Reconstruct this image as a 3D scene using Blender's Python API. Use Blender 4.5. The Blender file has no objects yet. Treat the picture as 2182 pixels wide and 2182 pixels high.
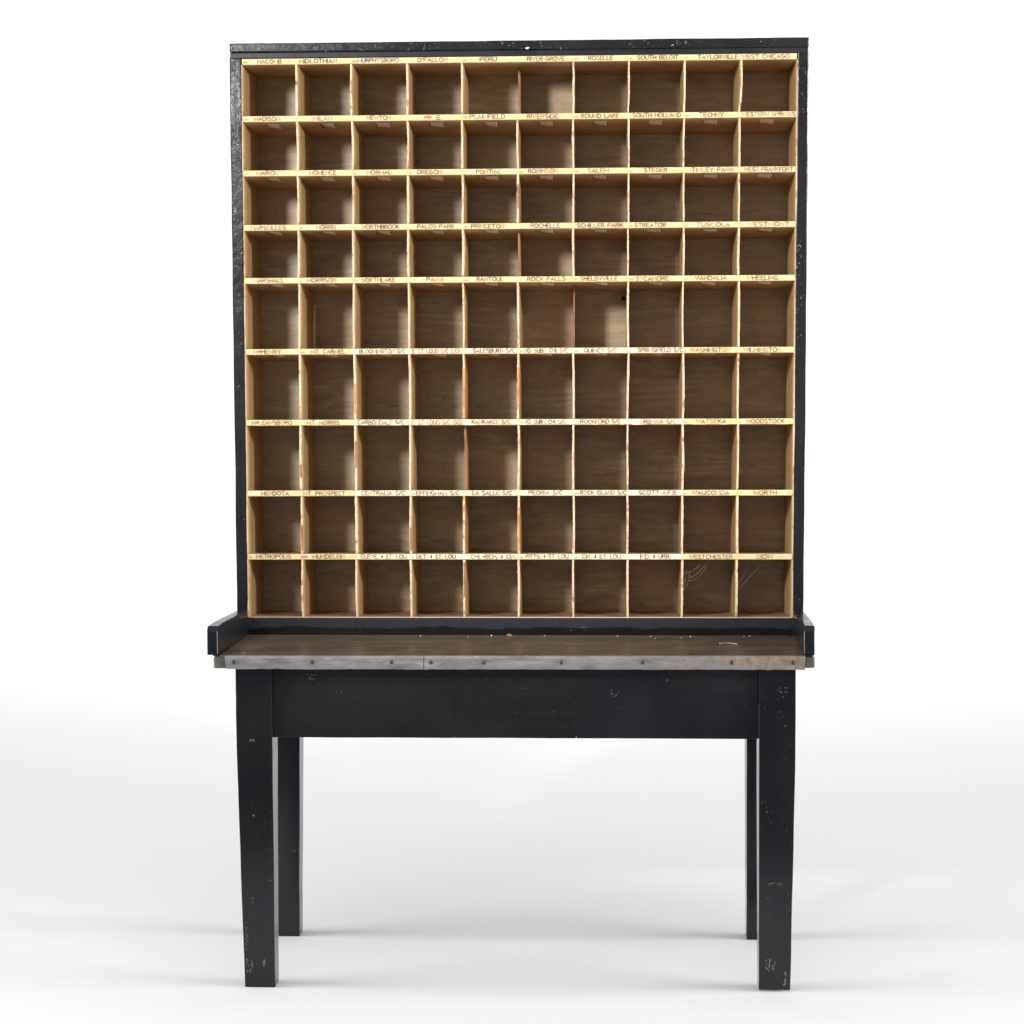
import bpy, bmesh, math, random
from mathutils import Vector, Matrix, noise
random.seed(11)
S = bpy.context.scene
C = S.collection
R = math.radians

# ------------------------------------------------------------------ materials
def mat(name):
    m = bpy.data.materials.new(name); m.use_nodes = True
    nt = m.node_tree; nt.nodes.clear()
    out = nt.nodes.new('ShaderNodeOutputMaterial')
    b = nt.nodes.new('ShaderNodeBsdfPrincipled')
    nt.links.new(b.outputs[0], out.inputs[0])
    return m, nt, b
class G:
    """tiny node-graph helper"""
    def __init__(s, nt):
        s.nt = nt; s.co = nt.nodes.new('ShaderNodeTexCoord').outputs['Object']
    def link(s, a, b): s.nt.links.new(a, b)
    def mapn(s, scale, loc=(0, 0, 0), src=None):
        n = s.nt.nodes.new('ShaderNodeMapping'); n.inputs['Scale'].default_value = scale
        n.inputs['Location'].default_value = loc
        s.link(src or s.co, n.inputs[0]); return n.outputs[0]
    def noise(s, scale, detail=4, rough=.55, dist=0, vec=None, loc=(0, 0, 0)):
        n = s.nt.nodes.new('ShaderNodeTexNoise'); n.inputs['Scale'].default_value = 1
        n.inputs['Detail'].default_value = detail; n.inputs['Roughness'].default_value = rough
        n.inputs['Distortion'].default_value = dist
        sc = scale if isinstance(scale, tuple) else (scale,)*3
        s.link(s.mapn(sc, loc, vec), n.inputs['Vector']); return n.outputs['Fac']
    def voro(s, scale, loc=(0, 0, 0), vec=None):
        n = s.nt.nodes.new('ShaderNodeTexVoronoi'); n.inputs['Scale'].default_value = 1
        sc = scale if isinstance(scale, tuple) else (scale,)*3
        s.link(s.mapn(sc, loc, vec), n.inputs['Vector']); return n.outputs['Distance']
    def ramp(s, fac, stops):
        n = s.nt.nodes.new('ShaderNodeValToRGB'); e = n.color_ramp.elements
        while len(e) < len(stops): e.new(.5)
        for k, (p, c) in enumerate(stops):
            e[k].position = p; e[k].color = (c if isinstance(c, tuple) else (c, c, c)) + (1,)
        s.link(fac, n.inputs[0]); return n.outputs[0]
    def mix(s, fac, a, b, mode='MIX'):
        n = s.nt.nodes.new('ShaderNodeMix'); n.data_type = 'RGBA'; n.blend_type = mode
        for k, v in ((0, fac), (6, a), (7, b)):
            if hasattr(v, 'is_linked'): s.link(v, n.inputs[k])
            elif k == 0: n.inputs[k].default_value = v
            else: n.inputs[k].default_value = v + (1,)
        return n.outputs[2]
    def math(s, op, a, b=0, clamp=False):
        n = s.nt.nodes.new('ShaderNodeMath'); n.operation = op; n.use_clamp = clamp
        for k, v in ((0, a), (1, b)):
            if hasattr(v, 'is_linked'): s.link(v, n.inputs[k])
            else: n.inputs[k].default_value = v
        return n.outputs[0]
    def bump(s, h, strength, dist=.001, nrm=None):
        n = s.nt.nodes.new('ShaderNodeBump'); n.inputs['Strength'].default_value = strength
        n.inputs['Distance'].default_value = dist; s.link(h, n.inputs['Height'])
        if nrm: s.link(nrm, n.inputs['Normal'])
        return n.outputs[0]
    def edge(s, rad):
        """0 on flat faces, 1 at convex/concave edges"""
        n = s.nt.nodes.new('ShaderNodeBevel'); n.samples = 4; n.inputs['Radius'].default_value = rad
        g = s.nt.nodes.new('ShaderNodeNewGeometry')
        d = s.nt.nodes.new('ShaderNodeVectorMath'); d.operation = 'DOT_PRODUCT'
        s.link(n.outputs[0], d.inputs[0]); s.link(g.outputs['Normal'], d.inputs[1])
        return s.math('SUBTRACT', 1, d.outputs['Value'], True)
    def sep(s):
        n = s.nt.nodes.new('ShaderNodeSeparateXYZ'); s.link(s.co, n.inputs[0]); return n.outputs

def black_paint(name, grain='z', wear=1.0, rough=(.24, .42), craze=.25, brown=.5, chips=.72, spec=.22, band=False):
    m, nt, b = mat(name); g = G(nt)
    st = {'z': (60, 60, 3), 'x': (3, 60, 60), 'y': (60, 3, 60)}[grain]
    gr = g.noise(st, 5, .6)
    big = g.noise(4.5, 4, .6)
    base = g.ramp(big, [(.3, (.0070, .0085, .0115)), (.7, (.011, .012, .0145))])
    br = g.ramp(g.noise(2.6, 3, .5, loc=(3, 1, 7)), [(.48, 0.), (.68, brown)])
    base = g.mix(br, base, (.016, .0115, .008))
    base = g.mix(g.ramp(gr, [(.55, 0.), (.75, .35)]), base, (.022, .021, .020))
    # scratches: long thin, and small nicks through to pale undercoat
    sc = {'z': (260, 260, 16), 'x': (16, 260, 260), 'y': (260, 16, 260)}[grain]
    if band:      # base colour darker along the foot of the board, with a ragged boundary
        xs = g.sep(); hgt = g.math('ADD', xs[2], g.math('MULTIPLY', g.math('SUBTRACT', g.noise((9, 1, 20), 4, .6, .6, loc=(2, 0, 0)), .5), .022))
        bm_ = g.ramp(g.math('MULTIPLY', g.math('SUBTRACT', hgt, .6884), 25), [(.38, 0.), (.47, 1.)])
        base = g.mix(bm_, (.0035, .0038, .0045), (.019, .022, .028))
    s1 = g.ramp(g.noise(sc, 2, .5, .6), [(.745, 0.), (.775, .55 * wear)])
    zone = g.ramp(g.noise(7, 2, .5, loc=(9, 4, 2)), [(.45, 0.), (.6, 1.)])
    s2 = g.ramp(g.noise(170, 3, .62, 1.2), [(chips, 0.), (chips + .025, .9 * wear)])
    s2 = g.math('MULTIPLY', s2, zone)
    ed = g.edge(.0022)
    en = g.noise((120, 120, 40), 4, .7, loc=(2, 2, 2))
    ew = g.ramp(g.math('MULTIPLY', g.math('MULTIPLY', ed, 4.5, True), en), [(.30, 0.), (.42, .6 * wear)])
    col = g.mix(s1, base, (.17, .165, .16))
    col = g.mix(s2, col, (.42, .40, .37))
    col = g.mix(ew, col, (.115, .075, .055))
    g.link(col, b.inputs['Base Color'])
    rr = g.ramp(g.noise(9, 5, .65, .5), [(.3, rough[0]), (.7, rough[1])])
    g.link(rr, b.inputs['Roughness'])
    b.inputs['Specular IOR Level'].default_value = spec
    n1 = g.bump(gr, .22, .0006)
    n2 = g.bump(g.noise(85, 4, .7, 1.0), craze, .0008, n1)
    g.link(n2, b.inputs['Normal'])
    return m

def tan_paint(name, col=(.49, .325, .16), col2=(.42, .275, .13), rough=.5, soil=.5):
    m, nt, b = mat(name); g = G(nt)
    c = g.ramp(g.noise(14, 4, .6), [(.3, col2), (.7, col)])
    c = g.mix(g.ramp(g.noise((6, 6, 60), 5, .6, .4, loc=(4, 4, 1)), [(.55, 0.), (.8, soil)]), c, (.30, .16, .07))
    c = g.mix(g.ramp(g.noise(240, 3, .6), [(.70, 0.), (.74, .6)]), c, (.12, .07, .04))
    g.link(c, b.inputs['Base Color'])
    b.inputs['Roughness'].default_value = rough
    g.link(g.bump(g.noise((30, 30, 90), 5, .6), .2, .0006), b.inputs['Normal'])
    return m

def edge_paint(name, thr=.55):
    """cream painted front edge, knocked through to red-brown wood in places"""
    m, nt, b = mat(name); g = G(nt)
    cr = g.ramp(g.noise(40, 3, .6), [(.3, (.45, .325, .19)), (.7, (.56, .445, .31))])
    w = g.ramp(g.noise((70, 30, 24), 6, .72, 1.4), [(thr, 0.), (thr + .03, 1.)])
    wc = g.ramp(g.noise(150, 4, .7), [(.35, (.16, .055, .03)), (.65, (.42, .22, .12))])
    c = g.mix(w, cr, wc)
    c = g.mix(g.ramp(g.noise(300, 2, .5, loc=(5, 5, 5)), [(.68, 0.), (.72, .8)]), c, (.07, .04, .03))
    g.link(c, b.inputs['Base Color']); b.inputs['Roughness'].default_value = .55
    g.link(g.bump(w, -.6, .0006), b.inputs['Normal'])
    return m

def plywood(name):
    m, nt, b = mat(name); g = G(nt)
    warp = g.noise((5, 5, 9), 3, .5)
    grain = g.noise((4.5, 5, 17), 6, .62, 2.2)
    fig = g.nt.nodes.new('ShaderNodeTexWave'); fig.wave_type = 'BANDS'; fig.bands_direction = 'Z'
    fig.inputs['Scale'].default_value = 2.2; fig.inputs['Distortion'].default_value = 14
    fig.inputs['Detail'].default_value = 3; fig.inputs['Detail Scale'].default_value = 1.4
    g.link(g.mapn((1.3, 1, 8)), fig.inputs['Vector'])
    c = g.ramp(grain, [(.28, (.20, .145, .082)), (.5, (.36, .275, .165)), (.74, (.52, .415, .27))])
    c = g.mix(g.ramp(fig.outputs['Fac'], [(.2, 0.), (.8, .42)]), c, (.26, .175, .09))
    c = g.mix(g.ramp(warp, [(.42, 0.), (.66, .7)]), c, (.42, .26, .145))
    c = g.mix(g.ramp(g.noise(4, 3, .5, loc=(7, 0, 3)), [(.48, 0.), (.68, .6)]), c, (.38, .335, .20))
    k = g.ramp(g.noise((9, 9, 30), 5, .65, 3.0, loc=(1, 5, 8)), [(.58, 0.), (.72, .5)])
    c = g.mix(k, c, (.10, .065, .04))
    c = g.mix(g.ramp(g.noise(190, 2, .5), [(.73, 0.), (.76, .7)]), c, (.02, .015, .01))
    g.link(c, b.inputs['Base Color'])
    g.link(g.ramp(g.noise((7, 7, 40), 4, .6), [(.3, .40), (.75, .54)]), b.inputs['Roughness'])
    b.inputs['Specular IOR Level'].default_value = .8
    g.link(g.bump(grain, .16, .0005), b.inputs['Normal'])
    return m

def worktop(name):
    m, nt, b = mat(name); g = G(nt)
    gr = g.noise((3.2, 46, 46), 6, .62, .5)
    c = g.ramp(gr, [(.28, (.086, .060, .040)), (.5, (.118, .086, .060)), (.75, (.160, .122, .090))])
    c = g.mix(g.ramp(g.noise((5, 9, 5), 4, .65, .6, loc=(1, 2, 0)), [(.46, 0.), (.64, .8)]), c, (.072, .052, .038))
    c = g.mix(g.ramp(g.noise((8, 14, 5), 4, .6, 1, loc=(5, 2, 0)), [(.52, 0.), (.68, .5)]), c, (.19, .145, .10))
    c = g.mix(g.ramp(g.noise((14, 90, 90), 3, .55, 2.0, loc=(3, 3, 3)), [(.665, 0.), (.70, .85)]), c, (.035, .022, .016))
    c = g.mix(g.ramp(g.noise((20, 130, 130), 3, .5, 2.5, loc=(8, 3, 3)), [(.735, 0.), (.76, .6)]), c, (.34, .29, .24))
    c = g.mix(g.ramp(g.noise(210, 2, .5), [(.745, 0.), (.76, .8)]), c, (.45, .40, .34))
    g.link(c, b.inputs['Base Color'])
    g.link(g.ramp(g.noise((10, 25, 10), 4, .6), [(.3, .26), (.7, .42)]), b.inputs['Roughness'])
    g.link(g.bump(gr, .12, .0005), b.inputs['Normal'])
    return m

def metal_strip(name):
    m, nt, b = mat(name); g = G(nt)
    x = g.sep()[0]
    c = g.ramp(g.noise((10, 40, 60), 5, .65, .8), [(.3, (.21, .209, .22)), (.7, (.37, .368, .385))])
    # rust and brown grime gather toward the right-hand end
    mr = g.nt.nodes.new('ShaderNodeMapRange'); mr.inputs['From Min'].default_value = .10
    mr.inputs['From Max'].default_value = .58; g.link(x, mr.inputs[0])
    rn = g.noise((9, 50, 50), 5, .68, .8)
    ru = g.ramp(g.math('ADD', g.math('MULTIPLY', mr.outputs[0], .42), g.math('SUBTRACT', rn, .15)), [(.42, 0.), (.70, 1.)])
    rc = g.ramp(g.noise(70, 4, .7), [(.3, (.15, .105, .075)), (.7, (.30, .25, .205))])
    c2 = g.mix(ru, c, rc)
    c2 = g.mix(g.ramp(g.noise((30, 30, 55), 4, .7, 1.4, loc=(4, 1, 1)), [(.64, 0.), (.70, .6)]), c2, (.20, .17, .15))
    g.link(c2, b.inputs['Base Color'])
    g.link(g.math('SUBTRACT', .8, g.math('MULTIPLY', ru, .7)), b.inputs['Metallic'])
    g.link(g.ramp(g.noise((22, 60, 60), 4, .6), [(.3, .34), (.7, .56)]), b.inputs['Roughness'])
    n = g.bump(g.noise((25, 25, 45), 3, .6, .6), .45, .0015)
    g.link(g.bump(g.noise((30, 400, 400), 2, .5), .12, .0004, n), b.inputs['Normal'])
    return m

def paper(name, a, bb, spot):
    m, nt, b = mat(name); g = G(nt)
    c = g.ramp(g.noise((22, 22, 60), 4, .6), [(.34, a), (.66, bb)])
    c = g.mix(g.ramp(g.noise((30, 30, 30), 4, .7, 1, loc=(6, 1, 1)), [(.56, 0.), (.68, .75)]), c, (.64, .55, .40))
    c = g.mix(g.ramp(g.noise((60, 60, 90), 4, .7, .5, loc=(2, 8, 1)), [(.63, 0.), (.70, spot)]), c, (.48, .25, .10))
    c = g.mix(g.ramp(g.noise(260, 2, .5), [(.72, 0.), (.75, .6)]), c, (.16, .09, .05))
    g.link(c, b.inputs['Base Color']); b.inputs['Roughness'].default_value = .6
    return m
def plain(name, col, rough=.6, metal=0, nscale=60, var=.25):
    m, nt, b = mat(name); g = G(nt)
    lo = tuple(v*(1-var) for v in col); hi = tuple(min(1, v*(1+var)) for v in col)
    g.link(g.ramp(g.noise(nscale, 4, .6), [(.3, lo), (.7, hi)]), b.inputs['Base Color'])
    b.inputs['Roughness'].default_value = rough; b.inputs['Metallic'].default_value = metal
    return m

M = {}
M['frame'] = black_paint('black_paint_upright', 'z', 1.25, (.15, .28), .48, .2, .69)
M['cap'] = black_paint('black_paint_top', 'x', 1.3, (.16, .30), .50, .2, .66)
M['black_x'] = black_paint('black_paint_board', 'x', .8, (.27, .44), .22, .28)
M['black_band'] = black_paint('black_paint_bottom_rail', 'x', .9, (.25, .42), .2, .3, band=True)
M['black_z'] = black_paint('black_paint_leg', 'z', 1.0, (.14, .26), .16, .6, .695, .36)
M['black_y'] = black_paint('black_paint_rail', 'y', 1.0, (.16, .30), .2, .4)
M['tan'] = tan_paint('tan_painted_wood')
M['tan_under'] = tan_paint('tan_painted_shelf', (.53, .355, .19), (.43, .28, .145), .5, .8)
M['edge'] = edge_paint('chipped_cream_edge', .555)
M['edge_light'] = edge_paint('cream_shelf_edge', .70)
M['floorwood'] = plain('dusty_shelf_wood', (.30, .20, .13), .5, 0, 25, .3)
M['ply'] = plywood('plywood_back')
M['top'] = worktop('worn_brown_worktop')
M['metal'] = metal_strip('worn_aluminium')
M['screw'] = plain('rusty_screw', (.075, .05, .04), .55, .3, 300, .5)
M['paper_y'] = paper('yellowed_paper', (.53, .385, .165), (.61, .485, .26), .9)
M['paper_w'] = paper('cream_paper', (.58, .475, .285), (.67, .585, .42), .6)
M['ink'] = plain('brown_ink', (.050, .038, .024), .7, 0, 90, .4)
M['ink_faint'] = plain('faded_ink', (.19, .14, .08), .7, 0, 90, .3)
M['stamp'] = plain('faded_orange_mark', (.78, .47, .16), .7, 0, 120, .2)
M['clip'] = plain('pale_metal_clip', (.93, .90, .87), .42, .0, 150, .06)
M['scar'] = plain('torn_red_paper', (.42, .15, .09), .7, 0, 200, .3)
M['rawwood'] = plain('bare_split_wood', (.42, .17, .055), .7, 0, 40, .4)
M['redwood'] = plain('red_brown_wood', (.24, .10, .05), .7, 0, 40, .4)
M['worn_end'] = plain('worn_grey_board_end', (.075, .071, .062), .5, 0, 70, .55)
M['web'] = plain('cobweb_silk', (.34, .27, .20), .8)
M['white'] = plain('off_white_fibre', (.75, .68, .60), .6)
M['dark'] = plain('dark_metal', (.012, .010, .010), .25, .6)
M['orange'] = plain('orange_wood_chip', (.30, .12, .06), .7)
M['yellowmark'] = plain('pale_paint_mark', (.20, .20, .185), .6, 0, 500, .5)

# ------------------------------------------------------------------ mesh helpers
root = bpy.data.objects.new('mail_sorting_desk', None); C.objects.link(root)
root['label'] = 'black wooden mail sorting desk with ninety tan pigeonholes above a metal edged worktop'
root['category'] = 'sorting desk'

def link(name, bm, mats, parent=root, smooth=False):
    me = bpy.data.meshes.new(name)
    bmesh.ops.recalc_face_normals(bm, faces=bm.faces[:])
    bm.to_mesh(me); bm.free()
    for m in (mats if isinstance(mats, (list, tuple)) else [mats]): me.materials.append(m)
    if smooth:
        for p in me.polygons: p.use_smooth = True
    o = bpy.data.objects.new(name, me); C.objects.link(o)
    if parent is not None: o.parent = parent
    return o

def wob(v, amp, sc=9., seed=0.):
    n = noise.noise_vector(Vector((v.x*sc+seed, v.y*sc*1.3, v.z*sc)))
    n2 = noise.noise_vector(Vector((v.x*70+seed, v.y*70, v.z*70)))
    return v + n*amp + n2*amp*.35

def hexa(bm, c, bevel=.0015, seg=2, cuts=0, amp=0., seed=0., mi=0):
    """c: 8 corners, bottom loop (4) then top loop (4)"""
    t = bmesh.new()
    v = [t.verts.new(p) for p in c]
    for f in ((3, 2, 1, 0), (4, 5, 6, 7), (0, 1, 5, 4), (1, 2, 6, 5), (2, 3, 7, 6), (3, 0, 4, 7)):
        t.faces.new([v[i] for i in f])
    bmesh.ops.recalc_face_normals(t, faces=t.faces[:])
    if cuts:
        ln = sorted(t.edges, key=lambda e: -e.calc_length())[:4]
        bmesh.ops.subdivide_edges(t, edges=ln, cuts=cuts, use_grid_fill=True)
        for q in t.verts: q.co = wob(q.co, amp, 9., seed)
    if bevel:
        es = [e for e in t.edges if len(e.link_faces) == 2 and e.calc_face_angle(0) > .6]
        bmesh.ops.bevel(t, geom=es, offset=bevel, segments=seg, affect='EDGES', profile=.6)
    mp = {}
    for q in t.verts: mp[q] = bm.verts.new(q.co)
    for f in t.faces:
        nf = bm.faces.new([mp[q] for q in f.verts]); nf.material_index = mi
    t.free()
def box(bm, x0, x1, y0, y1, z0, z1, **k):
    hexa(bm, [(x0, y0, z0), (x1, y0, z0), (x1, y1, z0), (x0, y1, z0), (x0, y0, z1), (x1, y0, z1), (x1, y1, z1), (x0, y1, z1)], **k)
def B(name, *a, mats=None, parent=root, **k):
    bm = bmesh.new(); box(bm, *a, **k); return link(name, bm, mats, parent)

# ------------------------------------------------------------------ key dimensions (metres)
TZ = .6884                      # worktop surface
ZS = [1.9185, 1.7983, 1.6838, 1.5690, 1.4565, 1.3050, 1.1535, 1.0016, .8648]   # tops of the labelled shelf edges
LIP = .0122
ZB = .7280                      # floor of the lowest row
DEP = .205                      # depth of the pigeonholes
SL = math.tan(R(3.5))           # shelves fall toward the back
XT = [-.5846, -.4680, -.3512, -.2335, -.1168, .0010, .1185, .2350, .3520, .4685, .5880]   # divider positions, top
XB = [-.5848, -.4680, -.3503, -.2325, -.1177, -.0006, .1164, .2322, .3490, .4663, .5828]  # and bottom
def xdiv(i, z):
    t = (z-ZB)/(1.91-ZB); return XB[i]+(XT[i]-XB[i])*t

# ------------------------------------------------------------------ case: side panels, top, back, bottom rail
def upright(xo0, xo1, xi0, xi1, seed):
    bm = bmesh.new(); z0, z1 = .6897, 1.921
    a = [(xo0, 0, z0), (xi0, 0, z0), (xi0, .222, z0), (xo0, .222, z0), (xo1, 0, z1), (xi1, 0, z1), (xi1, .222, z1), (xo1, .222, z1)]
    hexa(bm, a, bevel=.0022, cuts=60, amp=.0009, seed=seed)
    return link('side_panel', bm, M['frame'])
upright(-.6100, -.6108, -.5862, -.5852, 1.)
upright(.6074, .6128, .5845, .5893, 5.)
# top board: a slab with a thin moulding line below it
bm = bmesh.new()
hexa(bm, [(-.6092, -.008, 1.9315), (.6118, -.008, 1.9310), (.6118, .228, 1.931), (-.6092, .228, 1.9315),
          (-.6090, -.008, 1.9500), (.6122, -.008, 1.9503), (.6122, .228, 1.950), (-.6090, .228, 1.950)], bevel=.0022, cuts=70, amp=.0008, seed=2.)
tb_ = link('top_board', bm, M['cap'])
bm = bmesh.new()
hexa(bm, [(-.6090, -.0020, 1.9192), (.6112, -.0020, 1.9182), (.6112, .224, 1.9182), (-.6090, .224, 1.9192),
          (-.6090, -.0020, 1.9312), (.6114, -.0020, 1.9307), (.6114, .224, 1.931), (-.6090, .224, 1.931)], bevel=.0015, cuts=60, amp=.0004, seed=3.)
link('top_moulding', bm, M['black_x'], tb_)
B('back_panel', -.598, .600, DEP, DEP+.008, .70, 1.9170, bevel=0, mats=M['ply'])
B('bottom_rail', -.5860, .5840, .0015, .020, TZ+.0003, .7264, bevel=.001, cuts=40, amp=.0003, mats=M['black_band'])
# inner tan linings of the case sides
for s in (0, 10):
    bm = bmesh.new(); t = .0030 if s else -.0012
    xa, xb_ = (xdiv(s, ZB), xdiv(s, 1.905))
    o = .0035 if s else -.0030
    hexa(bm, [(min(xa, xa+o), .0012, ZB), (max(xa, xa+o), .0012, ZB), (max(xa, xa+o), DEP-.001, ZB-.011), (min(xa, xa+o), DEP-.001, ZB-.011),
              (min(xb_, xb_+o), .0012, 1.906), (max(xb_, xb_+o), .0012, 1.906), (max(xb_, xb_+o), DEP-.001, 1.906), (min(xb_, xb_+o), DEP-.001, 1.906)],
         bevel=.0004, cuts=30, amp=.0002)
    for f in bm.faces:
        if f.normal.y < -.5 or f.calc_center_median().y < .003: f.material_index = 1
    link('side_lining', bm, [M['tan'], M['edge']])

# ------------------------------------------------------------------ shelves
def shelf(k):
    """painted board with a taller label lip in front; slots are cut in its underside for the label clips"""
    zt = ZS[k]; slots = 1 <= k <= 5
    bm = bmesh.new()
    x0, x1 = xdiv(0, zt)+.0004, xdiv(10, zt)-.0004
    z_front = zt-LIP
    slope = 0 if k == 0 else SL
    # front lip (label carrier), cream edge
    box(bm, x0, x1, 0.0005, .0075, z_front, zt-(.0002), bevel=.0006, cuts=60, amp=.00025, seed=k*3., mi=1)
    # board: underside grid with cut-outs
    def uz(y): return z_front+.0004-slope*(y-.0075)
    def tz(y): return zt-.0006-slope*(y-.0075)
    Y0, Y1, Y2, Y3 = .0076, .030, .084, DEP-.0006
    cx = []
    if slots:
        for i in range(10):
            m = (xdiv(i, zt)+xdiv(i+1, zt))/2+random.uniform(-.002, .002)
            cx += [(m-.0155, m+.0155)]
    xs = [x0]+[v for p in cx for v in p]+[x1]
    def quad(a, b, c, d, mi):
        f = bm.faces.new([bm.verts.new(p) for p in (a, b, c, d)]); f.material_index = mi
    for j in range(len(xs)-1):
        a, b_ = xs[j], xs[j+1]; slot = slots and j % 2 == 1
        for (ya, yb) in ((Y0, Y1), (Y1, Y2), (Y2, Y3)):
            if slot and ya == Y1:
                h = .0065
                quad((a, ya, uz(ya)+h), (b_, ya, uz(ya)+h), (b_, yb, uz(yb)+h), (a, yb, uz(yb)+h), 3)
                quad((a, ya, uz(ya)), (b_, ya, uz(ya)), (b_, ya, uz(ya)+h), (a, ya, uz(ya)+h), 3)
                quad((a, yb, uz(yb)), (b_, yb, uz(yb)), (b_, yb, uz(yb)+h), (a, yb, uz(yb)+h), 3)
                quad((a, ya, uz(ya)), (a, yb, uz(yb)), (a, yb, uz(yb)+h), (a, ya, uz(ya)+h), 3)
                quad((b_, ya, uz(ya)), (b_, yb, uz(yb)), (b_, yb, uz(yb)+h), (b_, ya, uz(ya)+h), 3)
            else:
                quad((a, ya, uz(ya)), (b_, ya, uz(ya)), (b_, yb, uz(yb)), (a, yb, uz(yb)), 0)
    quad((x0, Y0, tz(Y0)), (x1, Y0, tz(Y0)), (x1, Y3, tz(Y3)), (x0, Y3, tz(Y3)), 2)
    quad((x0, Y3, uz(Y3)), (x1, Y3, uz(Y3)), (x1, Y3, tz(Y3)), (x0, Y3, tz(Y3)), 0)
    o = link('shelf', bm, [M['tan_under'], M['edge_light'], M['floorwood'], M['rawwood']])
    return o, cx, uz
CLIP = None
def clip(cxx, y, z, rot):
    global CLIP
    if CLIP is None:
        bm = bmesh.new()
        hexa(bm, [(-.0145, -.0255, .0040), (.0145, -.0255, .0003), (.0145, .0255, -.0012), (-.0145, .0255, .0024),
                  (-.0145, -.0255, .0046), (.0145, -.0255, .0009), (.0145, .0255, -.0006), (-.0145, .0255, .0030)], bevel=.0002, seg=1)
        CLIP = link('label_clip', bm, M['clip']); o = CLIP
    else:
        o = CLIP.copy(); C.objects.link(o); o.parent = root
    o.location = (cxx, y, z); o.rotation_euler = (R(3.5)*-1+random.uniform(-.02, .02), random.uniform(-.07, .03), rot)

SH = []
for k in range(9):
    o, cx, uz = shelf(k); SH.append(o)
    for (a, b_) in cx:
        clip((a+b_)/2+random.uniform(-.0006, .0006), .057, uz(.057)+.0002, random.uniform(-.02, .02))
# floor board of the lowest row
bm = bmesh.new()
hexa(bm, [(-.5850, .0006, .7266), (.5840, .0006, .7268), (.5840, DEP-.001, .714), (-.5850, DEP-.001, .714),
          (-.5850, .0006, ZB+.0004), (.5840, .0006, ZB+.0008), (.5840, DEP-.001, ZB-.011), (-.5850, DEP-.001, ZB-.011)], bevel=.0003, cuts=50, amp=.0003)
for f in bm.faces:
    if f.calc_center_median().y < .002: f.material_index = 1
link('bottom_board', bm, [M['floorwood'], M['edge_light']])

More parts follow.
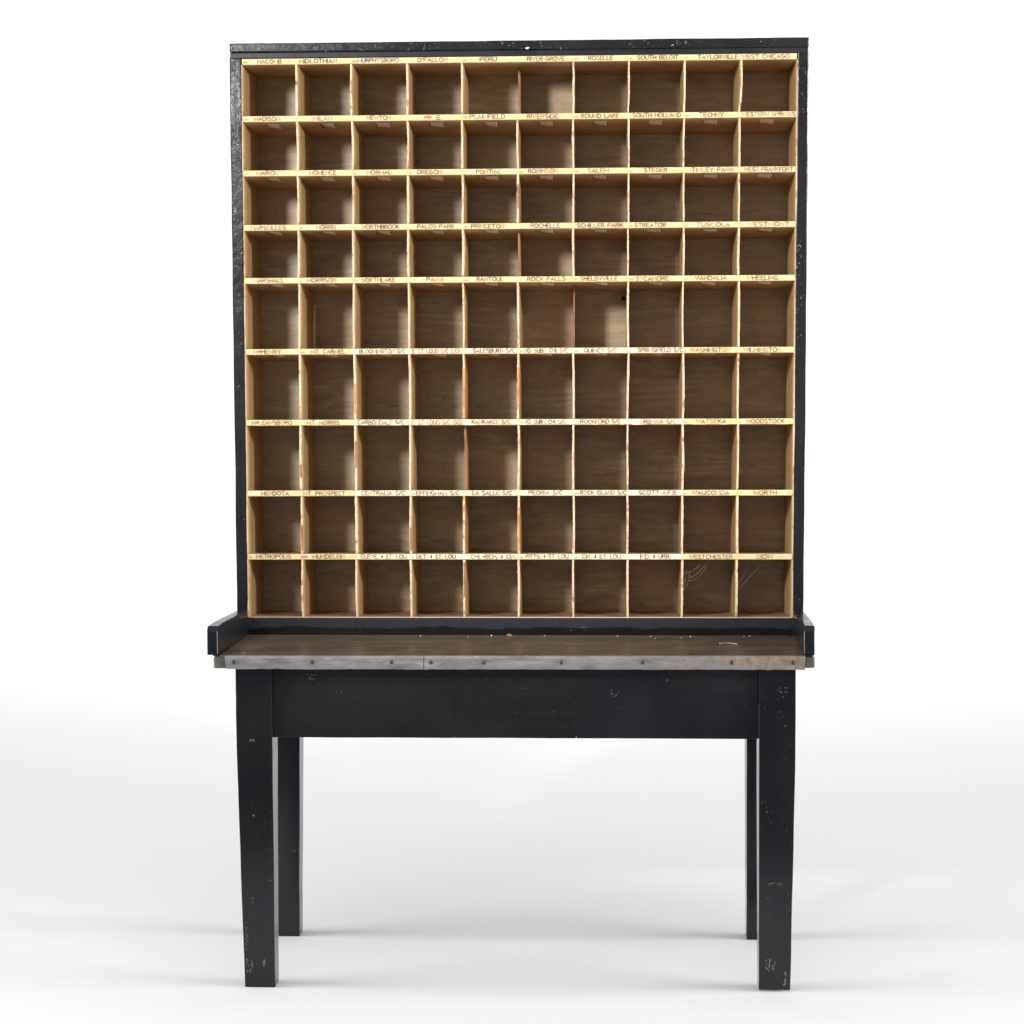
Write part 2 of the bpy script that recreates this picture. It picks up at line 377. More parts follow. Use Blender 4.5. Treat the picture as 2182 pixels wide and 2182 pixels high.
# ------------------------------------------------------------------ dividers
# (row, column) -> lean/bow of the front edge in metres: (top shift, bottom shift, bow)
ODD = {(0, 4): (0, 0, 0), (0, 5): (-.0008, .0034, 0), (0, 9): (.0030, -.0012, .0030), (0, 8): (.001, 0, .0008), (4, 0): (0, 0, 0),
       (6, 4): (.0015, .0028, 0), (3, 5): (.0008, .004, -.001), (5, 7): (.0018, -.0012, 0), (6, 8): (0, 0, .0012), (4, 6): (.0018, .0012, 0)}
RECESS = {(0, 5): .078, (4, 6): .072, (3, 5): .030, (6, 4): .026}     # the front of these has broken away
DARK = {(0, 5), (3, 5), (4, 6), (6, 4)}      # front edge worn to bare red-brown wood
for r in range(9):
    zt = ZS[r]-LIP
    zb = ZS[r+1] if r < 8 else ZB
    for i in range(1, 10):
        a, b_, bow = ODD.get((r, i), (random.uniform(-.0009, .0009), random.uniform(-.0009, .0009), random.uniform(-.0012, .0012)))
        ph = random.uniform(0, 50); th = random.uniform(.0033, .0043)/2
        y0_ = RECESS.get((r, i), 0)
        bm = bmesh.new(); NZ, ys = 22, [.0016+y0_, .0022+y0_, .02+y0_*.9, .05+y0_*.7, .09+y0_*.5, .14+y0_*.3, DEP-.0008]
        grid = {}
        for sx in (0, 1):
            for jy, y in enumerate(ys):
                for jz in range(NZ+1):
                    t = jz/NZ
                    st = 0 if r == 0 else SL
                    z = (zt-st*y)*t+(zb-SL*y)*(1-t)
                    z += .0002 if jz == 0 else (-.0002 if jz == NZ else 0)
                    x = xdiv(i, z)+(a*t+b_*(1-t))*max(0, 1-y/.15)+bow*math.sin(math.pi*t)*max(0, 1-y/.17)
                    h = th*(.72 if jy == 0 else 1)
                    n = noise.noise(Vector((ph, z*38, y*20)))*.0005
                    n2 = noise.noise(Vector((ph+9+sx*5, z*130, 3)))*.0005 if jy < 2 else 0
                    yy = y+(abs(noise.noise(Vector((ph+3, z*60, sx*1.))))*.0012 if jy < 2 else 0)
                    grid[sx, jy, jz] = bm.verts.new((x+(h if sx else -h)+n+n2, yy, z))
        ny = len(ys)
        for jz in range(NZ):
            for jy in range(ny-1):
                for sx in (0, 1):
                    f = bm.faces.new([grid[sx, jy, jz], grid[sx, jy+1, jz], grid[sx, jy+1, jz+1], grid[sx, jy, jz+1]])
                    f.material_index = 1 if jy == 0 else 0
            f = bm.faces.new([grid[0, 0, jz], grid[1, 0, jz], grid[1, 0, jz+1], grid[0, 0, jz+1]]); f.material_index = 1
        for jy in range(ny-1):
            for jz in (0, NZ):
                bm.faces.new([grid[0, jy, jz], grid[1, jy, jz], grid[1, jy+1, jz], grid[0, jy+1, jz]])
        d = link('divider', bm, [M['tan'], M['redwood'] if (r, i) in DARK else M['edge']])
        if (r, i) in DARK: d['label'] = 'broken divider, its front edge torn back to bare reddish wood'
        SPL = {(5, 4): (.05, .78, .030), (5, 5): (.18, .80, .020), (7, 5): (.05, .80, .016), (7, 4): (.72, .84, .012), (5, 2): (.1, .55, .010),
               (7, 3): (.05, .45, .006), (7, 1): (.05, .5, .006), (6, 2): (.35, .75, .006), (8, 4): (.35, .95, .006), (6, 1): (.2, .4, .005), (2, 5): (.3, .8, .008)}
        if (r, i) in SPL:                     # splintered bare wood beside the front edge
            t0, t1, w = SPL[(r, i)]; bm = bmesh.new(); prev = None
            for q in range(25):
                t = t0+(t1-t0)*q/24; z = zb+(zt-zb)*t
                x = xdiv(i, z)+(a*t+b_*(1-t))+bow*math.sin(math.pi*t)+th+.0008
                env = min(1, q/3+.15, (24-q)/2+.3)*w*(.75+.5*noise.noise(Vector((ph, z*70, 0))))
                cur = [bm.verts.new((x-.0036, .0008, z)), bm.verts.new((x, .0012, z)), bm.verts.new((x+.0002, .0012+env, z)), bm.verts.new((x-.0036, .0012+env, z))]
                if prev:
                    for u in range(4): bm.faces.new([prev[u], prev[(u+1) % 4], cur[(u+1) % 4], cur[u]])
                else: bm.faces.new(cur)
                prev = cur
            bm.faces.new(prev)
            s_ = link('bare_wood_split', bm, M['rawwood'] if w > .009 else M['redwood'], d)

# ------------------------------------------------------------------ lettering: a single-stroke draughting alphabet on a 4 x 6 grid
def arc(cx, cy, rx, ry, a0, a1, n=9):
    return [(cx+rx*math.cos(R(a0+(a1-a0)*k/n)), cy+ry*math.sin(R(a0+(a1-a0)*k/n))) for k in range(n+1)]
GL = {
 'A': (4, [[(0, 0), (2, 6), (4, 0)], [(.8, 2), (3.2, 2)]]),
 'B': (3.6, [[(0, 0), (0, 6), (2, 6)]+arc(2, 4.6, 1.4, 1.4, 90, -90)+[(0, 3.2)], [(2, 3.2)]+arc(2, 1.6, 1.6, 1.6, 90, -90)+[(0, 0)]]),
 'C': (4, [arc(2.2, 3, 2.2, 3, 50, 310, 14)]),
 'D': (4, [[(0, 0), (0, 6), (1.4, 6)]+arc(1.4, 3, 2.6, 3, 90, -90, 12)+[(0, 0)]]),
 'E': (3.3, [[(3.3, 6), (0, 6), (0, 0), (3.3, 0)], [(0, 3.1), (2.7, 3.1)]]),
 'F': (3.2, [[(3.2, 6), (0, 6), (0, 0)], [(0, 3.1), (2.6, 3.1)]]),
 'G': (4.2, [arc(2.2, 3, 2.2, 3, 50, 350, 15)+[(4.3, 2.6), (2.4, 2.6)]]),
 'H': (3.8, [[(0, 0), (0, 6)], [(3.8, 0), (3.8, 6)], [(0, 3.1), (3.8, 3.1)]]),
 'I': (.2, [[(.1, 0), (.1, 6)]]),
 'J': (2.6, [[(2.6, 6), (2.6, 1.4)]+arc(1.3, 1.4, 1.3, 1.4, 0, -180)]),
 'K': (3.7, [[(0, 0), (0, 6)], [(3.5, 6), (0, 2.4)], [(1.2, 3.6), (3.7, 0)]]),
 'L': (3.1, [[(0, 6), (0, 0), (3.1, 0)]]),
 'M': (4.6, [[(0, 0), (0, 6), (2.3, 1.5), (4.6, 6), (4.6, 0)]]),
 'N': (3.9, [[(0, 0), (0, 6), (3.9, 0), (3.9, 6)]]),
 'O': (4.6, [arc(2.3, 3, 2.3, 3, 90, 450, 18)]),
 'P': (3.4, [[(0, 0), (0, 6), (1.8, 6)]+arc(1.8, 4.4, 1.6, 1.6, 90, -90)+[(0, 2.8)]]),
 'Q': (4.6, [arc(2.3, 3, 2.3, 3, 90, 450, 18), [(2.8, 1.6), (4.5, -.3)]]),
 'R': (3.6, [[(0, 0), (0, 6), (1.9, 6)]+arc(1.9, 4.5, 1.5, 1.5, 90, -90)+[(0, 3)], [(1.8, 3), (3.6, 0)]]),
 'S': (3.5, [arc(1.8, 4.5, 1.6, 1.5, 40, 270, 10)+arc(1.8, 1.5, 1.7, 1.5, 90, -140, 10)]),
 'T': (3.9, [[(0, 6), (3.9, 6)], [(1.95, 6), (1.95, 0)]]),
 'U': (3.8, [[(0, 6), (0, 1.9)]+arc(1.9, 1.9, 1.9, 1.9, 180, 360)+[(3.8, 6)]]),
 'V': (4, [[(0, 6), (2, 0), (4, 6)]]),
 'W': (5.4, [[(0, 6), (1.35, 0), (2.7, 5.6), (4.05, 0), (5.4, 6)]]),
 'X': (3.8, [[(0, 0), (3.8, 6)], [(0, 6), (3.8, 0)]]),
 'Y': (3.8, [[(0, 6), (1.9, 3), (3.8, 6)], [(1.9, 3), (1.9, 0)]]),
 'Z': (3.8, [[(0, 6), (3.8, 6), (0, 0), (3.8, 0)]]),
 'c': (1.8, [arc(1, 4.2, .9, 1.1, 50, 310, 8), [(.2, 2.3), (1.7, 2.3)]]),
 '.': (.3, [[(0, 0), (.3, .1)]]), "'": (.4, [[(.3, 6), (.1, 4.8)]]), '-': (2, [[(0, 3), (2, 3)]]),
 '/': (2.2, [[(0, 0), (2.2, 6)]]), '(': (1.2, [arc(2, 3, 2, 3.6, 120, 240)]), ')': (1.2, [arc(-.8, 3, 2, 3.6, 60, -60)]),
 '&': (2.4, [arc(1.5, 3.9, 1, .9, 60, 250, 7)+arc(1.5, 2.1, 1.1, 1.0, 110, 300, 7), [(1.6, 5.6), (1.6, .6)]]),
 ' ': (2.0, []),
}
STK = [0]
def stroke(bm, pts, w, y, mi):
    """flat pen stroke in the xz plane, facing -y; each a hair above the last so none share a plane"""
    STK[0] = (STK[0]+1) % 17; y = y-STK[0]*.000022
    L = []; n = len(pts)
    for k, p in enumerate(pts):
        a = Vector(pts[max(0, k-1)]); b_ = Vector(pts[min(n-1, k+1)]); d = (b_-a)
        if d.length < 1e-9: d = Vector((1, 0))
        d.normalize(); nn = Vector((-d.y, d.x))*w/2
        e = d*(w*.35) if k == n-1 else (-d*(w*.35) if k == 0 else d*0)
        q = Vector(p)+e
        L.append((bm.verts.new((q.x+nn.x, y, q.y+nn.y)), bm.verts.new((q.x-nn.x, y, q.y-nn.y))))
    for k in range(n-1):
        f = bm.faces.new([L[k][0], L[k][1], L[k+1][1], L[k+1][0]]); f.material_index = mi
def words(bm, text, xa, xb, z0, h, y, fade=.12):
    gap = 1.35; W = 0
    for ch in text: W += GL[ch][0]+gap
    W -= gap; sx = (xb-xa)/W; sz = h/6; x = xa
    for ch in text:
        gw, st = GL[ch]
        jz = random.uniform(-.0003, .0003); jr = random.uniform(-.03, .03); wv = random.uniform(.00125, .00155)
        u = random.random(); mi = 1 if u > fade else 2
        for s_ in st:
            
            P = []
            for (px, pz) in s_:
                X = x+px*sx; Z = z0+pz*sz+jz
                P.append((X+(Z-z0)*jr, Z))
            stroke(bm, P, wv, y, mi)
        x += (gw+gap)*sx
LABELS = [
 [('MACOMB',-0.551,-0.500),('MIDLOTHIAN',-0.461,-0.382),('MURPHYSBORO',-0.337,-0.250),("O'FALLON",-0.210,-0.147),('PERU',-0.078,-0.043),('RIVER GROVE',0.022,0.100),('ROSELLE',0.151,0.202),('SOUTH BELOIT',0.254,0.339),('TAYLORVILLE',0.381,0.464),('WEST CHICAGO',0.473,0.572)],
 [('MADISON',-0.559,-0.505),('MILAN',-0.433,-0.393),('NEWTON',-0.319,-0.268),('E',-0.170,-0.163),('PLAINFIELD',-0.100,-0.026),('RIVERSIDE',0.021,0.086),('ROUND LAKE',0.135,0.215),('SOUTH HOLLAND',0.244,0.345),('TECHNY',0.384,0.434),('WESTERN SPRINGS',0.473,0.584)],
 [('MARION',-0.555,-0.509),('MOMENCE',-0.442,-0.386),('NORMAL',-0.319,-0.268),('OREGON',-0.213,-0.161),('PONTIAC',-0.087,-0.034),('ROBINSON',0.023,0.085),('SALEM',0.149,0.193),('STEGER',0.268,0.316),('TINLEY PARK',0.368,0.456),('WEST FRANKFORT',0.479,0.580)],
 [('MARSEILLES',-0.569,-0.495),('MORRIS',-0.429,-0.387),('NORTHBROOK',-0.330,-0.252),('PALOS PARK',-0.213,-0.135),('PRINCETON',-0.098,-0.029),('ROCHELLE',0.028,0.089),('SCHILLER PARK',0.126,0.223),('STREATOR',0.248,0.314),('TUSCOLA',0.379,0.448),('WESTMONT',0.486,0.573)],
 [('MARSHALL',-0.564,-0.500),('MORRISON',-0.449,-0.388),('NORTHLAKE',-0.332,-0.262),('PANA',-0.194,-0.158),('RANTOUL',-0.087,-0.031),('ROCK FALLS',0.020,0.101),('SHELBYVILLE',0.133,0.211),('SYCAMORE',0.251,0.319),('VANDALIA',0.376,0.441),('WHEELING',0.485,0.550)],
 [('McHENRY',-0.566,-0.508),('MT. CARMEL',-0.443,-0.370),('BLOOMINGTON S/C',-0.339,-0.241),('E. ST. LOUIS S/C (NO)',-0.225,-0.125),('GALESBURG S/C',-0.096,-0.007),('NO. SUBN. CHI. S/C',0.014,0.105),('QUINCY S/C',0.141,0.210),('SPRINGFIELD S/C',0.254,0.350),('WASHINGTON',0.366,0.450),('WILMINGTON',0.479,0.557)],
 [('McLEANSBORO',-0.571,-0.486),('MT. MORRIS',-0.453,-0.384),('CARBONDALE S/C',-0.344,-0.245),('E. ST. LOUIS S/C (SO)',-0.227,-0.121),('KANKAKEE S/C',-0.099,-0.017),('SO. SUBN. CHI. S/C',0.014,0.101),('ROCKFORD S/C',0.133,0.218),('URBANA S/C',0.260,0.336),('WATSEKA',0.378,0.441),('WOODSTOCK',0.484,0.565)],
 [('MENDOTA',-0.554,-0.495),('MT. PROSPECT',-0.462,-0.373),('CENTRALIA S/C',-0.338,-0.244),('EFFINGHAM S/C',-0.219,-0.127),('LA SALLE S/C',-0.099,-0.014),('PEORIA S/C',0.022,0.094),('ROCK ISLAND S/C',0.132,0.230),('SCOTT A.F.B.',0.257,0.338),('WAUCONDA',0.370,0.448),('WORTH',0.501,0.549)],
 [('METROPOLIS',-0.566,-0.492),('MUNDELEIN',-0.444,-0.375),('CLEVE. & ST. LOU.',-0.340,-0.240),('DET. & ST. LOU.',-0.220,-0.134),('CHI.-RICH. & CIN.',-0.103,-0.006),('PITTS. & ST. LOU.',0.015,0.108),('CIN. & ST. LOU.',0.136,0.220),('IND. & URB.',0.260,0.324),('WESTCHESTER',0.365,0.456),('ZION',0.506,0.541)],
]
FAINT = {(1, 9): .35, (2, 8): .3, (2, 9): .5, (3, 8): .35, (3, 9): .3, (5, 3): .7, (5, 5): .5, (6, 3): .9, (6, 5): .45, (5, 8): .45, (0, 1): .2, (3, 0): .3, (6, 0): .3, (6, 8): .3}
WHITE = {(r, c) for r in (5, 6, 7, 8) for c in range(2, 8)}
for r in range(9):
    zt = ZS[r]; z0 = zt-LIP
    for c in range(10):
        t, xa, xb = LABELS[r][c]
        x0 = xdiv(c, zt)+(.0008 if c == 0 else .0002); x1 = xdiv(c+1, zt)-(.0012 if c == 9 else .0002)
        x0 = min(x0, xa-.001); x1 = max(x1, xb+.001)
        if c > 0: x0 = max(x0, LABELS[r][c-1][2]+.0008)
        if c < 9: x1 = min(x1, max(xb+.0008, LABELS[r][c+1][1]-.0008))
        tilt = random.uniform(-.0003, .0003); yo = -.0001-.0002*(c % 2)
        bm = bmesh.new(); n = 10; top = []; bot = []
        for q in range(n+1):
            x = x0+(x1-x0)*q/n
            zl = z0+.0012+random.uniform(0, .0005)+tilt*(q/n-.5); zh = zt-.0004-random.uniform(0, .0005)+tilt*(q/n-.5)
            if r == 6 and random.random() < .35: zl -= .0016
            top.append(bm.verts.new((x, yo, zh))); bot.append(bm.verts.new((x, yo, zl)))
        for q in range(n): bm.faces.new([bot[q], bot[q+1], top[q+1], top[q]])
        ext = bmesh.ops.extrude_face_region(bm, geom=bm.faces[:])
        for v in ext['geom']:
            if isinstance(v, bmesh.types.BMVert): v.co.y += .0004
        zc = z0+.0024
        slope = [0, -.0002, .0002][(r+c) % 3]
        words(bm, t, xa, xb, zc+random.uniform(-.0003, .0005), .0078, yo-.0005, FAINT.get((r, c), .05))
        if (r, c) not in WHITE:             # faded rubber-stamp ghost after the name
            xx = xb+.004
            while xx < min(x1-.002, xb+.022):
                hh = random.uniform(.0022, .0036)
                stroke(bm, [(xx, zc+.0012), (xx+random.uniform(.0006, .0018), zc+.0012+hh)], .0009, yo-.0002, 3)
                if random.random() < .6: stroke(bm, [(xx, zc+.0012+hh*.6), (xx+.0016, zc+.0012+hh*.5)], .0008, yo-.0002, 3)
                xx += random.uniform(.0024, .0034)
        if xa-x0 > .012 and random.random() < .6:   # smudged pencil tick at the left end
            xx = x0+.003
            for q in range(random.randint(2, 4)):
                stroke(bm, [(xx, zc+.001), (xx+.0007, zc+.0042), (xx+.0014, zc+.0014)], .0008, yo-.0002, 2); xx += .0022
        if (r, c) == (1, 3):                # torn label with a red-brown scar
            for q in range(14):
                a_ = q*2.4; rr = .0034*math.sqrt(q/14)
                px, pz = -.190+rr*1.9*math.cos(a_), zt-.0058+rr*.9*math.sin(a_)
                stroke(bm, [(px-.0018, pz), (px+.0018, pz+.0006)], .0026, yo-.00045, 4)
        if (r, c) == (8, 1):
            for q in range(10):
                a_ = q*2.4; rr = .003*math.sqrt(q/10)
                px, pz = -.462+rr*2.2*math.cos(a_), zt-.0062+rr*.8*math.sin(a_)
                stroke(bm, [(px-.0016, pz), (px+.0016, pz-.0005)], .0022, yo-.00045, 4)
        o = link('name_label', bm, [M['paper_w' if (r, c) in WHITE else 'paper_y'], M['ink'], M['ink_faint'], M['stamp'], M['scar']], SH[r])
        tt = t.replace('&', 'and')
        o['label'] = ('cream' if (r, c) in WHITE else 'yellowed') + ' paper label lettered ' + tt

# ------------------------------------------------------------------ worktop, edging, side rails
bm = bmesh.new()
hexa(bm, [(-.6017, -.3245, .6628), (.5997, -.3245, .6655), (.5997, .215, .6655), (-.6017, .215, .6628),
          (-.6017, -.3245, .6868), (.5997, -.3245, .6876), (.5997, .215, .6876), (-.6017, .215, .6868)], bevel=.005, seg=3, cuts=40, amp=.0006, seed=7.)
link('worktop_board', bm, M['worn_end'])
B('worktop_surface', -.5885, .5800, -.3262, .0014, .6868, TZ+.0008, bevel=.0004, cuts=30, amp=.0002, mats=M['top'])
def strip(x0, x1, seed):
    bm = bmesh.new(); n = max(6, int((x1-x0)*70)); P = []
    prof = [(-.3195, TZ+.0012), (-.3262, TZ+.0015), (-.3280, TZ+.0004), (-.3284, TZ-.004), (-.3284, TZ-.022), (-.3276, TZ-.0262), (-.3262, TZ-.0262), (-.3262, TZ-.001), (-.3195, TZ+.0004)]
    for i in range(n+1):
        x = x0+(x1-x0)*i/n; dz = noise.noise(Vector((x*9+seed, 0, 0)))*.0007
        row = []
        for j, (y, z) in enumerate(prof):
            low = max(0, (TZ-.012-z)/.014)
            rag = noise.noise(Vector((x*60+seed, 3, 0)))*.0011*low
            row.append(bm.verts.new((x+(.003*low if i == 0 and x0 < -.5 else 0), y+noise.noise(Vector((x*25, z*50, seed)))*.0006, z+dz*low+rag+.0012*(x+.58)/1.16)))
        P.append(row)
    m = len(prof)
    for i in range(n):
        for j in range(m): bm.faces.new([P[i][j], P[i+1][j], P[i+1][(j+1) % m], P[i][(j+1) % m]])
    bm.faces.new(P[0]); bm.faces.new(P[-1])
    return link('metal_edging', bm, M['metal'], smooth=False)
E1 = strip(-.5776, -.1782, 1.); E2 = strip(-.1768, .5796, 8.)
E1['label'] = 'bright short length of metal edging with three screws'
E2['label'] = 'long length of metal edging turning rusty at its end'
SC = None
for x in (-.5591, -.4013, -.2421, -.1632, -.0578, .0971, .2580, .4346, .5555):
    par = E1 if x < -.178 else E2
    if SC is None:
        bm = bmesh.new(); prev = None; NS = 18
        rings = [(.0046, 0), (.0046, -.0006), (.0038, -.0014), (.0018, -.0019), (.0006, -.0020)]
        rs = [[bm.verts.new((rr*math.cos(2*math.pi*k/NS), yy, rr*math.sin(2*math.pi*k/NS))) for k in range(NS)] for rr, yy in rings]
        for a, b_ in zip(rs, rs[1:]):
            for k in range(NS): bm.faces.new([a[k], a[(k+1) % NS], b_[(k+1) % NS], b_[k]])
        bm.faces.new(rs[-1])
        box(bm, -.0030, .0030, -.0024, -.0016, -.0004, .0004, bevel=0, mi=1)
        SC = link('screw', bm, [M['screw'], M['dark']], par); o = SC
    else:
        o = SC.copy(); C.objects.link(o); o.parent = par
    o.location = (x, -.3283, TZ-.0118+.0012*(x+.58)/1.16); o.rotation_euler = (0, random.uniform(0, 3), 0)

def rail(xi0, xi1, xo0, xo1, zf, zb_, zbase, seed):
    """side board: level along its length, eased down and rounded at its front end"""
    top = []
    for k in range(40):
        y = .0-.3225*k/39
        h = zb_+(zf-zb_)*k/39
        if y < -.255: h -= .0022*min(1, (-.255-y)/.04)
        d = y+.3225
        if d < .010: h -= .010-math.sqrt(max(0, .010**2-(.010-d)**2))
        top.append((y, h))
    bm = bmesh.new(); rows = []
    top = [(min(y, -.0006), z) for y, z in top]
    for (y, z) in [(-.0006, zbase)]+top+[(-.3225, zbase)]:
        t = -y/.3225
        xi = xi0+(xi1-xi0)*t; xo = xo0+(xo1-xo0)*t
        n = noise.noise(Vector((y*14, z*9, seed)))*.0006
        rows.append((bm.verts.new((xi+n, y, z+n)), bm.verts.new((xo+n, y, z+n))))
    m = len(rows)
    for k in range(m):
        a, b_ = rows[k], rows[(k+1) % m]; bm.faces.new([a[0], a[1], b_[1], b_[0]])
    fs = [[p[0] for p in rows], [p[1] for p in rows][::-1]]
    for f in fs: bm.faces.new(f)
    bmesh.ops.recalc_face_normals(bm, faces=bm.faces[:])
    es = [e for e in bm.edges if len(e.link_faces) == 2 and e.calc_face_angle(0) > .8]
    bmesh.ops.bevel(bm, geom=es, offset=.0028, segments=3, affect='EDGES', profile=.6)
    return link('side_rail', bm, M['black_y'])
rail(-.5868, -.5925, -.6100, -.6142, .7500, .7425, .6895, 1.)
rail(.5848, .5776, .6073, .5992, .7525, .7440, .6906, 4.)
B('rail_batten', -.6030, -.5895, -.3205, .0, .68741, .6893, bevel=.0004, cuts=10, amp=.0002, mats=M['black_y'])

# ------------------------------------------------------------------ legs and aprons
def leg(top, mid, bot, seed):
    """each: (x0, x1, y0, y1, z)"""
    bm = bmesh.new()
    t = bmesh.new(); L = []; secs = []
    def lerp(a, b_, k): return [a[q]+(b_[q]-a[q])*k for q in range(5)]
    for k in range(8): secs.append(lerp(bot, mid, k/16*1.0) if False else lerp(bot, mid, k/8))
    for k in range(7): secs.append(lerp(mid, top, k/6))
    for s_ in secs:
        L.append([t.verts.new(wob(Vector(p), .0009, 7., seed)) for p in ((s_[0], s_[2], s_[4]), (s_[1], s_[2], s_[4]), (s_[1], s_[3], s_[4]), (s_[0], s_[3], s_[4]))])
    for a, b_ in zip(L, L[1:]):
        for k in range(4): t.faces.new([a[k], a[(k+1) % 4], b_[(k+1) % 4], b_[k]])
    t.faces.new(L[0]); t.faces.new(L[-1])
    bmesh.ops.recalc_face_normals(t, faces=t.faces[:])
    es = [e for e in t.edges if len(e.link_faces) == 2 and e.calc_face_angle(0) > .6]
    bmesh.ops.bevel(t, geom=es, offset=.0020, segments=2, affect='EDGES', profile=.55)
    return link('leg', t, M['black_z'])
leg((-.5645, -.4906, -.285, -.215, .6640), (-.5636, -.4906, -.285, -.216, .46), (-.5531, -.4908, -.285, -.238, 0), 1.)
leg((.4926, .5660, -.285, -.215, .6650), (.4926, .5654, -.285, -.216, .46), (.4946, .5581, -.285, -.238, .0035), 2.)
leg((-.5645, -.4912, .096, .160, .6640), (-.5640, -.4914, .096, .160, .46), (-.5560, -.4962, .096, .141, 0), 3.)
leg((.4944, .5670, .096, .160, .6650), (.4944, .5660, .096, .160, .46), (.4967, .5570, .096, .141, 0), 4.)
# front apron: three boards butted with fine seams, on a backing board
bm = bmesh.new()
for (a, b_, s_) in ((-.4902, -.12125, 0), (-.12075, .12520, 1.), (.12575, .4922, 2.)):
    box(bm, a, b_, -.2760+.0003*(s_ == 1), -.2640, .5152, .6660, bevel=.0010, cuts=40, amp=.0005, seed=s_)
box(bm, -.4900, .4920, -.2635, -.2560, .5180, .6640, bevel=0)
link('front_apron', bm, M['black_x'])
B('back_apron', -.4905, .4940, .118, .136, .520, .664, bevel=.001, mats=M['black_x'])
for x0 in (-.5560, .5370):
    B('side_apron', x0, x0+.018, -.2140, .0955, .518, .664, bevel=.001, mats=M['black_y'])

# small painted and chalked marks
def marks(name, pts, y, w, m, par):
    bm = bmesh.new()
    for s_ in pts: stroke(bm, s_, w, y, 0)
    return link(name, bm, m, par)
legs = [o for o in root.children if o.name.startswith('leg')]
apr = next(o for o in root.children if o.name.startswith('front_apron'))
dots = [[(x-.0005, z), (x+.0005, z+.0002)] for x, z in ((.5352, .6205), (.5345, .6125), (.5378, .6110), (.5438, .6208), (.5434, .6130), (.5475, .6122), (.547, .6205), (.5300, .6160), (.5402, .6020), (.5330, .5720))]
marks('paint_dots', dots, -.28585, .0011, M['yellowmark'], legs[1])
def scuff(cx, cz, rx, rz, n, seed, ln=.003, a0=0, a1=360, ring=0):
    rnd = random.Random(seed); P = []
    for k in range(n):
        a = R(rnd.uniform(a0, a1)); r_ = (1-ring*rnd.random()*.3) if ring else math.sqrt(rnd.random())
        x, z = cx+rx*r_*math.cos(a), cz+rz*r_*math.sin(a); t = rnd.uniform(1.0, 2.0)
        l = ln*rnd.uniform(.3, 1)
        P.append([(x, z), (x+l*math.cos(t), z+l*math.sin(t))])
    return P
marks('scuff', scuff(.5165, .056, .011, .014, 30, 3), -.28590, .0010, M['yellowmark'], legs[1])
marks('scuff', scuff(.5400, .030, .010, .022, 34, 4, .003, -60, 40, 1), -.28590, .0008, M['yellowmark'], legs[1])
marks('scuff', scuff(.5250, .218, .016, .006, 16, 5, .002, 20, 160, 1), -.28590, .0008, M['yellowmark'], legs[1])
marks('scuff', scuff(-.5430, .045, .009, .016, 26, 6), -.28590, .0009, M['yellowmark'], legs[0])
marks('scuff', scuff(-.5480, .105, .003, .030, 26, 16, .002), -.28590, .0007, M['yellowmark'], legs[0])
marks('scuff', scuff(-.5125, .050, .003, .008, 14, 7), -.28590, .0009, M['yellowmark'], legs[0])
marks('scuff', scuff(-.5320, .510, .006, .0022, 14, 8, .001), -.28590, .0012, M['yellowmark'], legs[0])
marks('stain_ring', scuff(.2035, .6105, .008, .010, 11, 9, .0015, 150, 400, 1), -.27690, .0007, M['yellowmark'], apr)
marks('scuff', scuff(-.410, .640, .012, .006, 10, 19, .002), -.27690, .0008, M['yellowmark'], apr)
capo = next(o for o in root.children if o.name.startswith('top_board'))
marks('scuff', [[(.0185, 1.9335), (.0255, 1.9345)], [(.0205, 1.9325), (.0235, 1.9318)]], -.0090, .0016, M['white'], capo)
marks('scuff', scuff(-.594, 1.940, .014, .008, 44, 12, .003), -.0090, .0009, M['yellowmark'], capo)
marks('scuff', scuff(-.56, 1.942, .04, .006, 30, 13, .002), -.0090, .0008, M['yellowmark'], capo)
sp = [o for o in root.children if o.name.startswith('side_panel')]
marks('scuff', scuff(-.6035, 1.80, .004, .09, 44, 22, .004), -.0010, .0009, M['yellowmark'], sp[0])
marks('scuff', scuff(-.6045, 1.64, .003, .10, 26, 23, .003), -.0010, .0007, M['yellowmark'], sp[0])
marks('scuff', scuff(.603, 1.84, .006, .05, 10, 24, .002), -.0010, .0007, M['yellowmark'], sp[1])
marks('scuff', scuff(.594, 1.42, .007, .16, 20, 25, .003), -.0010, .0007, M['yellowmark'], sp[1])

# a nail driven into the back of one pigeonhole
bm = bmesh.new()
bmesh.ops.create_uvsphere(bm, u_segments=14, v_segments=8, radius=.0042, matrix=Matrix.Translation((.2257, .1985, 1.4154)))
bmesh.ops.create_cone(bm, segments=10, radius1=.0016, radius2=.0016, depth=.016, matrix=Matrix.Translation((.2325, .1985, 1.4150)) @ Matrix.Rotation(R(90), 4, 'Y'), cap_ends=True)
link('nail', bm, M['dark'], smooth=True)

# ------------------------------------------------------------------ loose things lying on or in the desk
def thing(o, label, cat, group=None):
    o['label'] = label; o['category'] = cat
    if group: o['group'] = group
def tube(name, pts, r_, m, parent=None, n=6):
    bm = bmesh.new(); prev = None
    for k, p in enumerate(pts):
        a = Vector(pts[max(0, k-1)]); b_ = Vector(pts[min(len(pts)-1, k+1)]); d = (b_-a).normalized()
        u = d.cross(Vector((.1, .2, 1))).normalized(); v = d.cross(u)
        ring = [bm.verts.new(Vector(p)+(u*math.cos(2*math.pi*q/n)+v*math.sin(2*math.pi*q/n))*r_) for q in range(n)]
        if prev:
            for q in range(n): bm.faces.new([prev[q], prev[(q+1) % n], ring[(q+1) % n], ring[q]])
        else: bm.faces.new(ring)
        prev = ring
    bm.faces.new(prev); return link(name, bm, m, parent, smooth=True)
P = [(.4213+.0373*k/12, -.136-.007*k/12-.006*math.sin(math.pi*k/12)+.010*math.sin(math.pi*k/12), TZ+.0014+.0016*math.sin(math.pi*k/12)) for k in range(13)]
